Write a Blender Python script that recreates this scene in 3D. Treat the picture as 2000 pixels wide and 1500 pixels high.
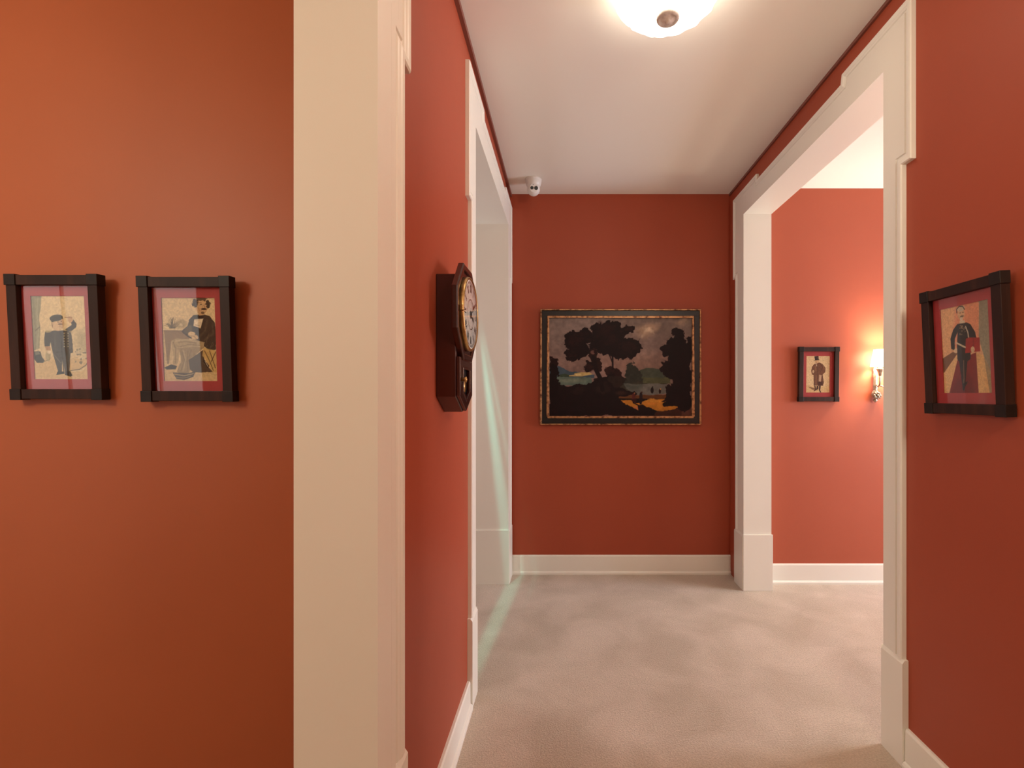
import bpy, bmesh, math, random
import numpy as np
from mathutils import Vector, Matrix
random.seed(7); rng = np.random.default_rng(7)
for o in list(bpy.data.objects): bpy.data.objects.remove(o)
S = bpy.context.scene
COL = S.collection
PI = math.pi
# ------------------------------------------------------------------ camera, world, light, exposure
H = 1.277                                   # eye height
cam = bpy.data.cameras.new('camera'); camo = bpy.data.objects.new('camera', cam); COL.objects.link(camo)
camo.location = (0, 0, H); camo.rotation_euler = (PI/2, 0, 0)
cam.sensor_width = 36; cam.lens = 36*930/2000
cam.shift_x = -105/2000; cam.shift_y = 21/2000; cam.clip_start = .02
S.camera = camo
vs = S.view_settings
vs.view_transform = 'Standard'; vs.look = 'None'; vs.gamma = 1; vs.exposure = 0.12
try: vs.use_curve_mapping = False
except Exception: pass
W = bpy.data.worlds.new('world'); S.world = W; W.use_nodes = True
W.node_tree.nodes['Background'].inputs[0].default_value = (1, .95, .88, 1)
W.node_tree.nodes['Background'].inputs[1].default_value = 2.3

def light(name, kind, loc, energy, color, rot=(0,0,0), size=.1, size_y=None, spread=None):
    l = bpy.data.lights.new(name, kind); o = bpy.data.objects.new(name, l); COL.objects.link(o)
    l.energy = energy; l.color = color; o.location = loc; o.rotation_euler = rot
    if kind == 'AREA':
        l.shape = 'RECTANGLE' if size_y else 'SQUARE'; l.size = size
        if size_y: l.size_y = size_y
        if spread: l.spread = spread
    else: l.shadow_soft_size = size
    return o
WARM = (1, .82, .62)
light('left_room_lamp_light', 'POINT', (-2.15, -.12, 2.20), 47, (1, .86, .64), size=.20)
light('hall_fill_light', 'POINT', (.93, .10, 2.05), 34, (1, .88, .70), size=.16)  # bodiless fill added to brighten the near left casing and hall wall
light('right_room_lamp_light', 'POINT', (3.0, 2.2, 1.42), 34, (1, .86, .70), size=.12)  # unseen lamp at table height, lighting the hall ceiling from below the header
light('daylight_right_window', 'AREA', (4.75, 2.25, 1.30), 112, (.76, .83, 1.0), rot=(0, PI/2, 0), size=1.5, size_y=1.1)
light('second_left_room_fill_light', 'AREA', (-2.0, 3.0, 1.5), 14, (.95, .95, 1.0), rot=(0, -PI/2, 0), size=1.2, size_y=1.0)  # fill panel added to light the far left jamb; no window behind it

def fan(name, src, mid, normal, energy, ang, thin):
    o = light(name, 'SPOT', src, energy, (.22, 1, .85), size=.012)
    o.data.spot_size = ang; o.data.spot_blend = 1
    z = -(Vector(mid)-Vector(src)).normalized(); x = Vector(normal); x = (x-z*x.dot(z)).normalized(); y = z.cross(x)
    R_ = Matrix((x, y, z)).transposed().to_4x4(); o.matrix_world = Matrix.Translation(src) @ R_ @ Matrix.Diagonal((thin, 1, 1, 1))
# unseen green-blue spots added in the second left room to throw thin streaks
P1, P2, P3 = Vector((-.59, 3.2, 1.80)), Vector((-.40, 3.2, .41)), Vector((-.406, 2.29, 0))
fan('teal_streak_light', (-.757, 2.2, 2.6), (-.42, 2.95, .35), (P2-P1).cross(P3-P1), 95, math.radians(66), .038)
fan('teal_streak_light', (-.80, 2.3, 2.62), (-.43, 3.2, 1.05), ((P2-P1).cross(P3-P1))+Vector((0, 0, -.08)), 28, math.radians(40), .030)

# ------------------------------------------------------------------ materials
def srgb(r, g, b):
    f = lambda c: (c/255/12.92) if c/255 <= .04045 else ((c/255+.055)/1.055)**2.4
    return (f(r), f(g), f(b), 1)
def mat(name, color, rough=.5, metal=0, noise=None, bump=None, spec=None, emit=None, coat=0, stretch=None):
    """noise=(scale, colour2, lo, hi); bump=(scale,strength,distance)"""
    m = bpy.data.materials.new(name); m.use_nodes = True; nt = m.node_tree; N = nt.nodes; L = nt.links
    b = N['Principled BSDF']
    b.inputs['Base Color'].default_value = color; b.inputs['Roughness'].default_value = rough
    b.inputs['Metallic'].default_value = metal
    if spec is not None: b.inputs['Specular IOR Level'].default_value = spec
    if coat: b.inputs['Coat Weight'].default_value = coat; b.inputs['Coat Roughness'].default_value = .15
    if emit: b.inputs['Emission Color'].default_value = (*emit[0], 1); b.inputs['Emission Strength'].default_value = emit[1]
    tc = N.new('ShaderNodeTexCoord'); mp = N.new('ShaderNodeMapping'); L.new(tc.outputs['Object'], mp.inputs[0])
    if stretch: mp.inputs['Scale'].default_value = stretch
    if noise:
        n = N.new('ShaderNodeTexNoise'); n.inputs['Scale'].default_value = noise[0]; n.inputs['Detail'].default_value = 6
        L.new(mp.outputs[0], n.inputs['Vector'])
        r = N.new('ShaderNodeMapRange'); r.inputs[1].default_value = noise[2]; r.inputs[2].default_value = noise[3]
        L.new(n.outputs[0], r.inputs[0])
        mx = N.new('ShaderNodeMix'); mx.data_type = 'RGBA'
        L.new(r.outputs[0], mx.inputs[0]); mx.inputs[6].default_value = color; mx.inputs[7].default_value = noise[1]
        L.new(mx.outputs[2], b.inputs['Base Color'])
    if bump:
        n2 = N.new('ShaderNodeTexNoise'); n2.inputs['Scale'].default_value = bump[0]; n2.inputs['Detail'].default_value = 4
        L.new(mp.outputs[0], n2.inputs['Vector'])
        bp = N.new('ShaderNodeBump'); bp.inputs['Strength'].default_value = bump[1]; bp.inputs['Distance'].default_value = bump[2]
        L.new(n2.outputs[0], bp.inputs['Height']); L.new(bp.outputs[0], b.inputs['Normal'])
    return m
M = {}
M['red'] = mat('terracotta_paint', (.37, .070, .029, 1), .50, noise=(1.6, (.345, .063, .026, 1), .3, .7), bump=(3.0, .12, .02), spec=.35)
M['red_left_lit'] = mat('terracotta_paint_left_lit', (.42, .108, .037, 1), .50, noise=(1.6, (.39, .098, .033, 1), .3, .7), bump=(3.0, .12, .02), spec=.35)  # hall's paint again; the left room's brighter light is put into this colour
M['red_right_lit'] = mat('terracotta_paint_right_lit', (.42, .098, .048, 1), .50, noise=(1.6, (.40, .090, .043, 1), .3, .7), bump=(3.0, .12, .02), spec=.35)  # same wall paint, with the right room's stronger light mixed into the tone
M['white'] = mat('cream_gloss_paint', (.82, .79, .69, 1), .38, noise=(3, (.81, .78, .675, 1), .35, .7), spec=.45)
M['ceil'] = mat('ceiling_paint', (.86, .83, .75, 1), .85, noise=(2, (.85, .82, .735, 1), .3, .7))
M['strip'] = mat('brown_red_strip', (.22, .07, .045, 1), .5, noise=(8, (.18, .055, .035, 1), .3, .7))
M['oak'] = mat('dark_oak', (.026, .010, .006, 1), .5, noise=(30, (.060, .022, .012, 1), .45, .75), bump=(60, .25, .002), stretch=(1, 1, .12), spec=.2)
M['oakblock'] = mat('dark_oak_end', (.013, .008, .006, 1), .45, noise=(40, (.022, .012, .008, 1), .3, .7), spec=.2)
M['matboard'] = mat('red_mount', (.36, .030, .028, 1), .7, noise=(60, (.33, .026, .024, 1), .3, .7))
M['gold'] = mat('antique_gilding', (.55, .30, .14, 1), .42, .75, noise=(35, (.10, .035, .02, 1), .45, .66), bump=(80, .4, .002))
M['ebony'] = mat('black_lacquer', (.006, .006, .006, 1), .35, noise=(20, (.012, .010, .008, 1), .4, .7))
M['mahog'] = mat('mahogany', (.042, .008, .005, 1), .25, noise=(14, (.026, .004, .003, 1), .35, .7), stretch=(1, 1, .15), coat=.4)
M['brass'] = mat('aged_brass', (.56, .36, .14, 1), .3, .9, noise=(40, (.32, .18, .07, 1), .45, .7))
M['dial'] = mat('dial_enamel', (.88, .87, .78, 1), .5, noise=(12, (.76, .70, .56, 1), .5, .8))
M['black'] = mat('black_enamel', (.006, .006, .006, 1), .35, noise=(30, (.01, .01, .01, 1), .3, .7))
M['camwhite'] = mat('white_plastic', (.72, .68, .64, 1), .35, noise=(9, (.69, .65, .6, 1), .3, .7))
M['silver'] = mat('cast_silver_metal', (.50, .42, .34, 1), .35, .8, noise=(60, (.22, .16, .11, 1), .4, .65), bump=(120, .5, .003))
M['pewter'] = mat('pewter_finial', (.82, .78, .70, 1), .4, .0, noise=(70, (.62, .56, .48, 1), .4, .65), bump=(150, .5, .002))
M['bowl'] = mat('lit_frosted_glass', (.9, .88, .84, 1), .4, noise=(20, (.86, .84, .8, 1), .3, .7), bump=(40, .5, .01), emit=((1, .88, .74), 6))
M['shade'] = mat('lit_pleated_shade', (.9, .8, .65, 1), .6, noise=(20, (.86, .76, .6, 1), .3, .7), emit=((1, .80, .55), 22))
M['daywhite'] = mat('window_frame_paint', (.8, .8, .78, 1), .4, noise=(5, (.77, .77, .75, 1), .3, .7))
# glass: clear pane whose surface reflects by fresnel
g = bpy.data.materials.new('picture_glass'); g.use_nodes = True; nt = g.node_tree; nt.nodes.clear()
out = nt.nodes.new('ShaderNodeOutputMaterial'); mx = nt.nodes.new('ShaderNodeMixShader'); tr = nt.nodes.new('ShaderNodeBsdfTransparent')
gl = nt.nodes.new('ShaderNodeBsdfGlossy'); gl.inputs['Roughness'].default_value = .015; fr = nt.nodes.new('ShaderNodeFresnel'); fr.inputs[0].default_value = 1.55
gm = nt.nodes.new('ShaderNodeNewGeometry'); sb = nt.nodes.new('ShaderNodeMath'); sb.operation = 'SUBTRACT'; sb.inputs[0].default_value = 1
ml = nt.nodes.new('ShaderNodeMath'); ml.operation = 'MULTIPLY'; nt.links.new(gm.outputs['Backfacing'], sb.inputs[1])
nt.links.new(sb.outputs[0], ml.inputs[0]); nt.links.new(fr.outputs[0], ml.inputs[1]); nt.links.new(ml.outputs[0], mx.inputs[0]); nt.links.new(tr.outputs[0], mx.inputs[1]); nt.links.new(gl.outputs[0], mx.inputs[2]); nt.links.new(mx.outputs[0], out.inputs[0])
M['glass'] = g
def artmat(name, rough, spec=.3):
    m = mat(name, (1, 1, 1, 1), rough, spec=spec, bump=(180, .15, .001)); nt = m.node_tree
    a = nt.nodes.new('ShaderNodeVertexColor'); a.layer_name = 'Col'
    nt.links.new(a.outputs[0], nt.nodes['Principled BSDF'].inputs['Base Color']); return m
M['print'] = artmat('printed_paper', .8); M['canvas'] = artmat('varnished_oil_paint', .5, .18)
# carpet
cm = bpy.data.materials.new('beige_cut_pile_carpet'); cm.use_nodes = True; nt = cm.node_tree; N = nt.nodes; L = nt.links
b = N['Principled BSDF']; b.inputs['Roughness'].default_value = .95; b.inputs['Specular IOR Level'].default_value = .1
b.inputs['Sheen Weight'].default_value = .25; b.inputs['Sheen Roughness'].default_value = .6
tc = N.new('ShaderNodeTexCoord')
n1 = N.new('ShaderNodeTexNoise'); n1.inputs['Scale'].default_value = 3.2; n1.inputs['Detail'].default_value = 5; n1.inputs['Distortion'].default_value = .6
n2 = N.new('ShaderNodeTexNoise'); n2.inputs['Scale'].default_value = 260; n2.inputs['Detail'].default_value = 3
n3 = N.new('ShaderNodeTexNoise'); n3.inputs['Scale'].default_value = 150; n3.inputs['Detail'].default_value = 5
for n in (n1, n2, n3): L.new(tc.outputs['Object'], n.inputs['Vector'])
cr = N.new('ShaderNodeValToRGB'); cr.color_ramp.elements[0].position = .35; cr.color_ramp.elements[0].color = (.47, .375, .27, 1)
cr.color_ramp.elements[1].position = .65; cr.color_ramp.elements[1].color = (.60, .49, .375, 1)
L.new(n1.outputs[0], cr.inputs[0])
cr2 = N.new('ShaderNodeMapRange'); cr2.inputs[1].default_value = .3; cr2.inputs[2].default_value = .7; cr2.inputs[3].default_value = .82; cr2.inputs[4].default_value = 1.12
L.new(n3.outputs[0], cr2.inputs[0])
mm = N.new('ShaderNodeMix'); mm.data_type = 'RGBA'; mm.blend_type = 'MULTIPLY'; mm.inputs[0].default_value = 1
L.new(cr.outputs[0], mm.inputs[6]); L.new(cr2.outputs[0], mm.inputs[7]); L.new(mm.outputs[2], b.inputs['Base Color'])
bp = N.new('ShaderNodeBump'); bp.inputs['Strength'].default_value = .6; bp.inputs['Distance'].default_value = .006
ad = N.new('ShaderNodeMath'); ad.operation = 'ADD'; L.new(n2.outputs[0], ad.inputs[0]); L.new(n3.outputs[0], ad.inputs[1])
L.new(ad.outputs[0], bp.inputs['Height']); L.new(bp.outputs[0], b.inputs['Normal'])
M['carpet'] = cm

# ------------------------------------------------------------------ helpers
def bx(bm, x0, x1, y0, y1, z0, z1, mtx=None):
    vs_ = [bm.verts.new(Vector(p) if mtx is None else mtx @ Vector(p)) for p in
           ((x0,y0,z0),(x1,y0,z0),(x1,y1,z0),(x0,y1,z0),(x0,y0,z1),(x1,y0,z1),(x1,y1,z1),(x0,y1,z1))]
    for f in ((0,3,2,1),(4,5,6,7),(0,1,5,4),(1,2,6,5),(2,3,7,6),(3,0,4,7)): bm.faces.new([vs_[i] for i in f])
def prism(bm, pts, fn, a, b):
    """pts: 2-D outline; fn(u, v, t) -> 3-D; extruded from t=a to t=b"""
    A = [bm.verts.new(fn(u, v, a)) for u, v in pts]; B = [bm.verts.new(fn(u, v, b)) for u, v in pts]; n = len(pts)
    bm.faces.new(A); bm.faces.new(B[::-1])
    for i in range(n): bm.faces.new((A[i], B[i], B[(i+1) % n], A[(i+1) % n]))
def lathe(bm, prof, seg=32, mtx=Matrix(), rf=None, cap=True):
    rings = []
    for k, (r, z) in enumerate(prof):
        rings.append([bm.verts.new(mtx @ Vector(((r*(rf(i, k) if rf else 1))*math.cos(2*PI*i/seg), (r*(rf(i, k) if rf else 1))*math.sin(2*PI*i/seg), z))) for i in range(seg)])
    for a, b in zip(rings, rings[1:]):
        for i in range(seg): bm.faces.new((a[i], a[(i+1) % seg], b[(i+1) % seg], b[i]))
    if cap:
        if prof[0][0] > 1e-5: bm.faces.new(rings[0][::-1])
        if prof[-1][0] > 1e-5: bm.faces.new(rings[-1])
def tube(bm, pts, rad, seg=10):
    pts = [Vector(p) for p in pts]; rings = []
    for i, p in enumerate(pts):
        t = (pts[min(i+1, len(pts)-1)] - pts[max(i-1, 0)]).normalized()
        u = t.cross(Vector((0, 0, 1)) if abs(t.z) < .9 else Vector((1, 0, 0))).normalized(); v = t.cross(u)
        r = rad[i] if isinstance(rad, (list, tuple)) else rad
        rings.append([bm.verts.new(p + u*r*math.cos(2*PI*k/seg) + v*r*math.sin(2*PI*k/seg)) for k in range(seg)])
    for a, b in zip(rings, rings[1:]):
        for k in range(seg): bm.faces.new((a[k], a[(k+1) % seg], b[(k+1) % seg], b[k]))
    bm.faces.new(rings[0][::-1]); bm.faces.new(rings[-1])
def obj(name, bm, m, parent=None, bevel=0, smooth=False, kind=None, label=None):
    bmesh.ops.remove_doubles(bm, verts=bm.verts, dist=1e-6)
    bmesh.ops.recalc_face_normals(bm, faces=bm.faces)
    me = bpy.data.meshes.new(name); bm.to_mesh(me); bm.free(); me.materials.append(M[m] if isinstance(m, str) else m)
    o = bpy.data.objects.new(name, me); COL.objects.link(o)
    if parent: o.parent = parent
    if smooth:
        for p in me.polygons: p.use_smooth = True
    if bevel:
        bv = o.modifiers.new('bevel', 'BEVEL'); bv.width = bevel; bv.segments = 2; bv.limit_method = 'ANGLE'
    if kind: o['kind'] = kind
    if label: o['label'] = label
    return o
def thing(name, label, cat, loc, rot=(0, 0, 0), group=None):
    o = bpy.data.objects.new(name, None); COL.objects.link(o); o.location = loc; o.rotation_euler = rot
    o.empty_display_size = .1; o['label'] = label; o['category'] = cat
    if group: o['group'] = group
    return o
def struct(name, boxes, m, bevel=0):
    bm = bmesh.new()
    for q in boxes: bx(bm, *q)
    return obj(name, bm, m, bevel=bevel, kind='structure')

# ------------------------------------------------------------------ setting
XLR2 = -.640                # room face of the thicker stretch with the far left opening
XL, XLR = -.400, -.547       # left hall wall: hall face, room face
XR, XRR = 1.174, 1.330       # right hall wall
YB = 3.40; ZC = 2.710; YREAR = -2.2
ZT = 2.457                   # clear opening height
A0, A1 = -.70, .980         # near left opening (clear)
B0, B1 = 2.050, 3.215        # far left opening
C0, C1 = 1.741, 3.110        # right opening
LT = .020                    # jamb lining thickness
YP = 1.51                    # wall with the two prints (near left room)
YRR = 3.225                  # far wall of the right room
ZTL = 2.43                   # clear height of the left openings
struct('floor', [(-5.4, 5.0, -2.35, 4.2, -.08, 0)], 'carpet')
struct('wall_left', [(XLR, XL, YREAR, A0-LT, 0, ZC), (XLR, XL, A0-LT, A1+LT, ZTL+LT, ZC), (XLR, XL, A1+LT, YP+.14, 0, ZC), (XLR2, XL, YP+.14, B0-LT, 0, ZC),
                     (XLR2, XL, B0-LT, B1+LT, ZTL+LT, ZC), (XLR2, XL, B1+LT, YB, 0, ZC)], 'red')
struct('wall_right', [(XR, XRR, YREAR, C0-LT, 0, ZC), (XR, XRR, C0-LT, C1+LT, ZT+LT, ZC), (XR, XRR, C1+LT, YB, 0, ZC)], 'red')
struct('wall_back', [(XLR, XRR, YB, YB+.14, 0, ZC)], 'red')
struct('wall_front', [(XLR, XRR, YREAR-.14, YREAR, 0, ZC)], 'red')
struct('wall_left_room', [(-5.3, XLR, YP, YP+.14, 0, ZC)], 'red_left_lit')
struct('wall_left_room_rear', [(-5.3, -4.96, -1.44, -1.30, 0, ZC), (-3.26, XLR, -1.44, -1.30, 0, ZC), (-4.96, -3.26, -1.44, -1.30, 2.56, ZC)], 'red_left_lit')
struct('wall_left_room_side', [(-5.4, -5.3, -1.44, YP+.14, 0, ZC)], 'red_left_lit')
struct('wall_second_left_room', [(-2.2, XLR, 4.06, 4.2, 0, ZC), (-2.3, -2.2, YP+.14, 4.2, 0, ZC), (XLR, XLR+.08, YB+.14, 4.06, 0, ZC)], 'red')
struct('wall_right_room', [(XRR, 4.8, YRR, YRR+.14, 0, ZC)], 'red_right_lit')
struct('wall_right_room_near', [(XRR, 4.8, -.94, -.80, 0, ZC)], 'red_right_lit')
# window wall of the right room, with its opening
WY0, WY1, WZ0, WZ1 = 1.65, 2.85, .55, 2.15
struct('wall_right_room_window', [(4.8, 4.94, -.94, WY0, 0, ZC), (4.8, 4.94, WY1, YRR+.14, 0, ZC), (4.8, 4.94, WY0, WY1, 0, WZ0), (4.8, 4.94, WY0, WY1, WZ1, ZC)], 'red_right_lit')
w = bpy.data.objects.new('window_1', None); COL.objects.link(w); w['kind'] = 'structure'
bm = bmesh.new()
for q in ((4.82, 4.90, WY0, WY0+.06, WZ0, WZ1), (4.82, 4.90, WY1-.06, WY1, WZ0, WZ1), (4.82, 4.90, WY0+.06, WY1-.06, WZ0, WZ0+.06), (4.82, 4.90, WY0+.06, WY1-.06, WZ1-.06, WZ1),
          (4.84, 4.88, (WY0+WY1)/2-.02, (WY0+WY1)/2+.02, WZ0+.06, WZ1-.06)): bx(bm, *q)
obj('window_frame', bm, 'daywhite', w)
bm = bmesh.new(); bx(bm, 4.855, 4.861, WY0+.06, WY1-.06, WZ0+.06, WZ1-.06); obj('pane', bm, 'glass', w)
struct('ceiling', [(-5.4, XRR, YREAR-.14, 4.2, ZC, ZC+.1), (XRR, 4.94, -.94, YRR+.14, ZC-.035, ZC+.1)], 'ceil')

# ceiling strips
struct('trim_1', [(XL, XL+.016, A1-3, YB, ZC-.022, ZC)], 'strip')
struct('trim_2', [(XR-.010, XR, -2.2, YB, ZC-.014, ZC)], 'strip')

# doorway trim: casing with ears on both faces, jamb lining, plinth blocks
def sweep(bm, path, prof, P):
    """profile (inward distance, protrusion) swept along an open 2-D path with mitres; P(s, z, v) -> point"""
    rows = []
    n = len(path)
    for i, (s, z) in enumerate(path):
        def nrm(a, b):
            dx, dz = b[0]-a[0], b[1]-a[1]; l = math.hypot(dx, dz); return (dz/l, -dx/l)
        if i == 0: m_ = nrm(path[0], path[1])
        elif i == n-1: m_ = nrm(path[-2], path[-1])
        else:
            a = nrm(path[i-1], path[i]); b = nrm(path[i], path[i+1]); mx_, mz_ = a[0]+b[0], a[1]+b[1]
            d = 1 + a[0]*b[0] + a[1]*b[1]; m_ = (mx_/d, mz_/d)
        rows.append([bm.verts.new(P(s+m_[0]*u, z+m_[1]*u, v)) for u, v in prof])
    for a, b in zip(rows, rows[1:]):
        for k in range(len(prof)-1): bm.faces.new((a[k], a[k+1], b[k+1], b[k]))
    bm.faces.new(rows[0]); bm.faces.new(rows[-1][::-1])
def doorway(name, xf, xr, y0, y1, zt, w0, w1, wt, ear, earlen, zear=2.07, zpl=.365, far_ext=.012, ms=1):
    """xf: hall face, xr: room face, clear opening y0..y1, widths of casing at the y0 side, y1 side, top"""
    e = bpy.data.objects.new(name, None); COL.objects.link(e); e['kind'] = 'structure'
    n = 1 if xf > xr else -1
    FL = .013
    for which, (xx, nn) in enumerate(((xf, n), (xr, -n))):
        P = lambda s, z, v: Vector((xx + nn*v, s, z))
        ea = ear
        e1 = min(ea, (YB - .002) - (y1+w1)) if which == 0 else min(ea, (YRR if n < 0 else 4.0)-.002-(y1+w1))
        e1 = max(e1, 0.0008)
        o0, o1, zt0, zt1 = y0-w0, y1+w1, zt+wt, zt+wt+ea*.85
        path = [(o0, zpl), (o0, zear), (o0-ea, zear), (o0-ea, zt1), (o0-ea+earlen, zt1), (o0-ea+earlen+.008, zt0), (o1+e1-earlen-.008, zt0), (o1+e1-earlen, zt1),
                (o1+e1, zt1), (o1+e1, zear), (o1, zear), (o1, zpl)]
        bm = bmesh.new()
        prof = [(0, 0), (0, .015), (.003, .019), (.014, .019), (.018, .017), (.021, .0145), (.026, .013), (.029, .009), (.034, .009), (.036, .0132), (.056, .0132), (.056, 0)]
        prof = [(u*ms, v) for u, v in prof]
        sweep(bm, path, prof, P)
        inner = [(y0, zpl), (y0, zt), (y1, zt), (y1, zpl)]
        # flat board: outline slightly inside the outer moulding
        k = .040*ms
        outl = [(o0+k, zpl), (o0+k, zear), (o0-ea+k, zear+k), (o0-ea+k, zt1-k), (o1+e1-k, zt1-k), (o1+e1-k, zear+k), (o1-k, zear), (o1-k, zpl)]
        # left leg, right leg and head as separate quads of one board
        for poly in ([(y0, zpl), (o0+k, zpl), (o0+k, zear+k), (y0, zear+k)], [(y0, zear+k), (min(o0-ea+k, y0-.01), zear+k), (min(o0-ea+k, y0-.01), zt), (y0, zt)],
                     [(y1, zpl), (o1-k, zpl), (o1-k, zear+k), (y1, zear+k)], [(y1, zear+k), (max(o1+e1-k, y1+.01), zear+k), (max(o1+e1-k, y1+.01), zt), (y1, zt)],
                     [(o0-ea+k, zt), (o0-ea+k, zt0-k), (o1+e1-k, zt0-k), (o1+e1-k, zt)],
                     [(o0-ea+k, zt0-k), (o0-ea+k, zt1-k), (o0-ea+earlen-k, zt1-k), (o0-ea+earlen-k, zt0-k)],
                     [(o1+e1-earlen+k, zt0-k), (o1+e1-earlen+k, zt1-k), (o1+e1-k, zt1-k), (o1+e1-k, zt0-k)]):
            prism(bm, poly, P, 0, FL)
        obj('casing', bm, 'white', e)
        # plinth blocks at the feet
        for (a, b_) in ((o0-.010, y0), (y1, min(o1+far_ext, YB-.001) if which == 0 else o1+.0)):
            bm = bmesh.new(); lo, hi = sorted((xx, xx+nn*.021)); bx(bm, lo, hi, a, b_, 0, zpl-.012)
            prism(bm, [(a, 0), (b_, 0), (b_, .012), (a, .012)], lambda s, q, v: Vector((xx+nn*v*(1-.4*(q > .006)), s, zpl-.012+q)), 0, .021)
            obj('plinth_block', bm, 'white', e)
    lo, hi = sorted((xf, xr))
    bm = bmesh.new()
    bx(bm, lo, hi, y0-LT, y0, 0, zt+LT); bx(bm, lo, hi, y1, y1+LT, 0, zt+LT); bx(bm, lo, hi, y0, y1, zt, zt+LT)
    obj('jamb_lining', bm, 'white', e)
    for ya, yb in ((y0-.0, y0+.003), (y1-.012, y1)):
        bm = bmesh.new(); bx(bm, lo-.018, hi+.018, ya, yb, 0, zpl); obj('jamb_plinth', bm, 'white', e, bevel=.001)
    return e
doorway('trim_3', XL, XLR, A0, A1, ZTL, .15, .152, .15, .045, .40, zpl=.43, ms=1.35)
doorway('trim_4', XL, XLR2, B0, B1, ZTL, .105, .150, .140, .050, .34)
doorway('trim_5', XR, XRR, C0, C1, ZT, .100, .140, .125, .045, .40)

def baseboard(name, x0, y0, x1, y1, nx, ny, h=.135):
    """runs from (x0,y0) to (x1,y1) on a wall whose normal is (nx,ny)"""
    bm = bmesh.new()
    prof = [(0, 0), (.024, 0), (.024, .012), (.020, .020), (.014, .024), (.013, h-.008), (.009, h), (0, h)]
    A = [bm.verts.new((x0+nx*u, y0+ny*u, z)) for u, z in prof]; B = [bm.verts.new((x1+nx*u, y1+ny*u, z)) for u, z in prof]
    bm.faces.new(A); bm.faces.new(B[::-1])
    for i in range(len(prof)): bm.faces.new((A[i], A[(i+1) % len(prof)], B[(i+1) % len(prof)], B[i]))
    o = obj(name, bm, 'white', kind='structure'); return o
baseboard('baseboard_back', XL+.001, YB, XR-.001, YB, 0, -1)
baseboard('baseboard_left', XL, A1+.152+.012, XL, B0-.105-.012, 1, 0, .115)
baseboard('baseboard_left_rear', XL, YREAR+.03, XL, A0-.20, 1, 0)
baseboard('baseboard_right', XR, YREAR+.03, XR, C0-.100-.012, -1, 0)
baseboard('baseboard_front', XL+.03, YREAR, XR-.03, YREAR, 0, 1)
baseboard('baseboard_left_room', -5.27, YP, XLR-.03, YP, 0, -1, .080)
baseboard('baseboard_left_room_rear', -3.2, -1.30, XLR-.03, -1.30, 0, 1)
baseboard('baseboard_right_room', XRR+.03, YRR, 4.77, YRR, 0, -1)
baseboard('baseboard_right_room_near', XRR+.03, -.80, 4.77, -.80, 0, 1)

# glazed double doors on the rear wall of the near left room (seen mirrored in the picture glass)
GX0, GX1, GZ = -4.96, -3.26, 2.56
d = bpy.data.objects.new('door_1', None); COL.objects.link(d); d['kind'] = 'structure'; d.location = ((GX0+GX1)/2, -1.37, 0)
hwd = (GX1-GX0)/2
bm = bmesh.new()
for s_ in (-1, 1): bx(bm, *sorted((s_*hwd, s_*(hwd-.02))), -.05, .05, 0, GZ)
bx(bm, -hwd+.02, hwd-.02, -.05, .05, GZ-.05, GZ); obj('door_frame', bm, 'white', d)
for s_ in (-1, 1):
    x0, x1 = sorted((s_*.004, s_*(hwd-.022))); lf = bmesh.new()
    for q in ((x0, x0+.024, .01, GZ-.055), (x1-.024, x1, .01, GZ-.055), (x0+.024, x1-.024, .01, .16), (x0+.024, x1-.024, GZ-.115, GZ-.055)): bx(lf, q[0], q[1], -.02, .02, q[2], q[3])
    bx(lf, (x0+x1)/2-.006, (x0+x1)/2+.006, -.010, .015, .16, GZ-.115)
    leaf = obj('door_leaf', lf, 'white', d)
    pb = bmesh.new(); bx(pb, x0+.024, x1-.024, -.002, .002, .16, GZ-.115); obj('pane', pb, 'glass', leaf)
    hb = bmesh.new(); lathe(hb, [(.0, 0), (.010, .0), (.008, .03), (.022, .045), (.020, .062), (.0, .066)], 16, Matrix.Translation((s_*.03, .020, 1.0)) @ Matrix.Rotation(-PI/2, 4, 'X'), cap=False)
    obj('door_knob', hb, 'brass', leaf, smooth=True)

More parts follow.
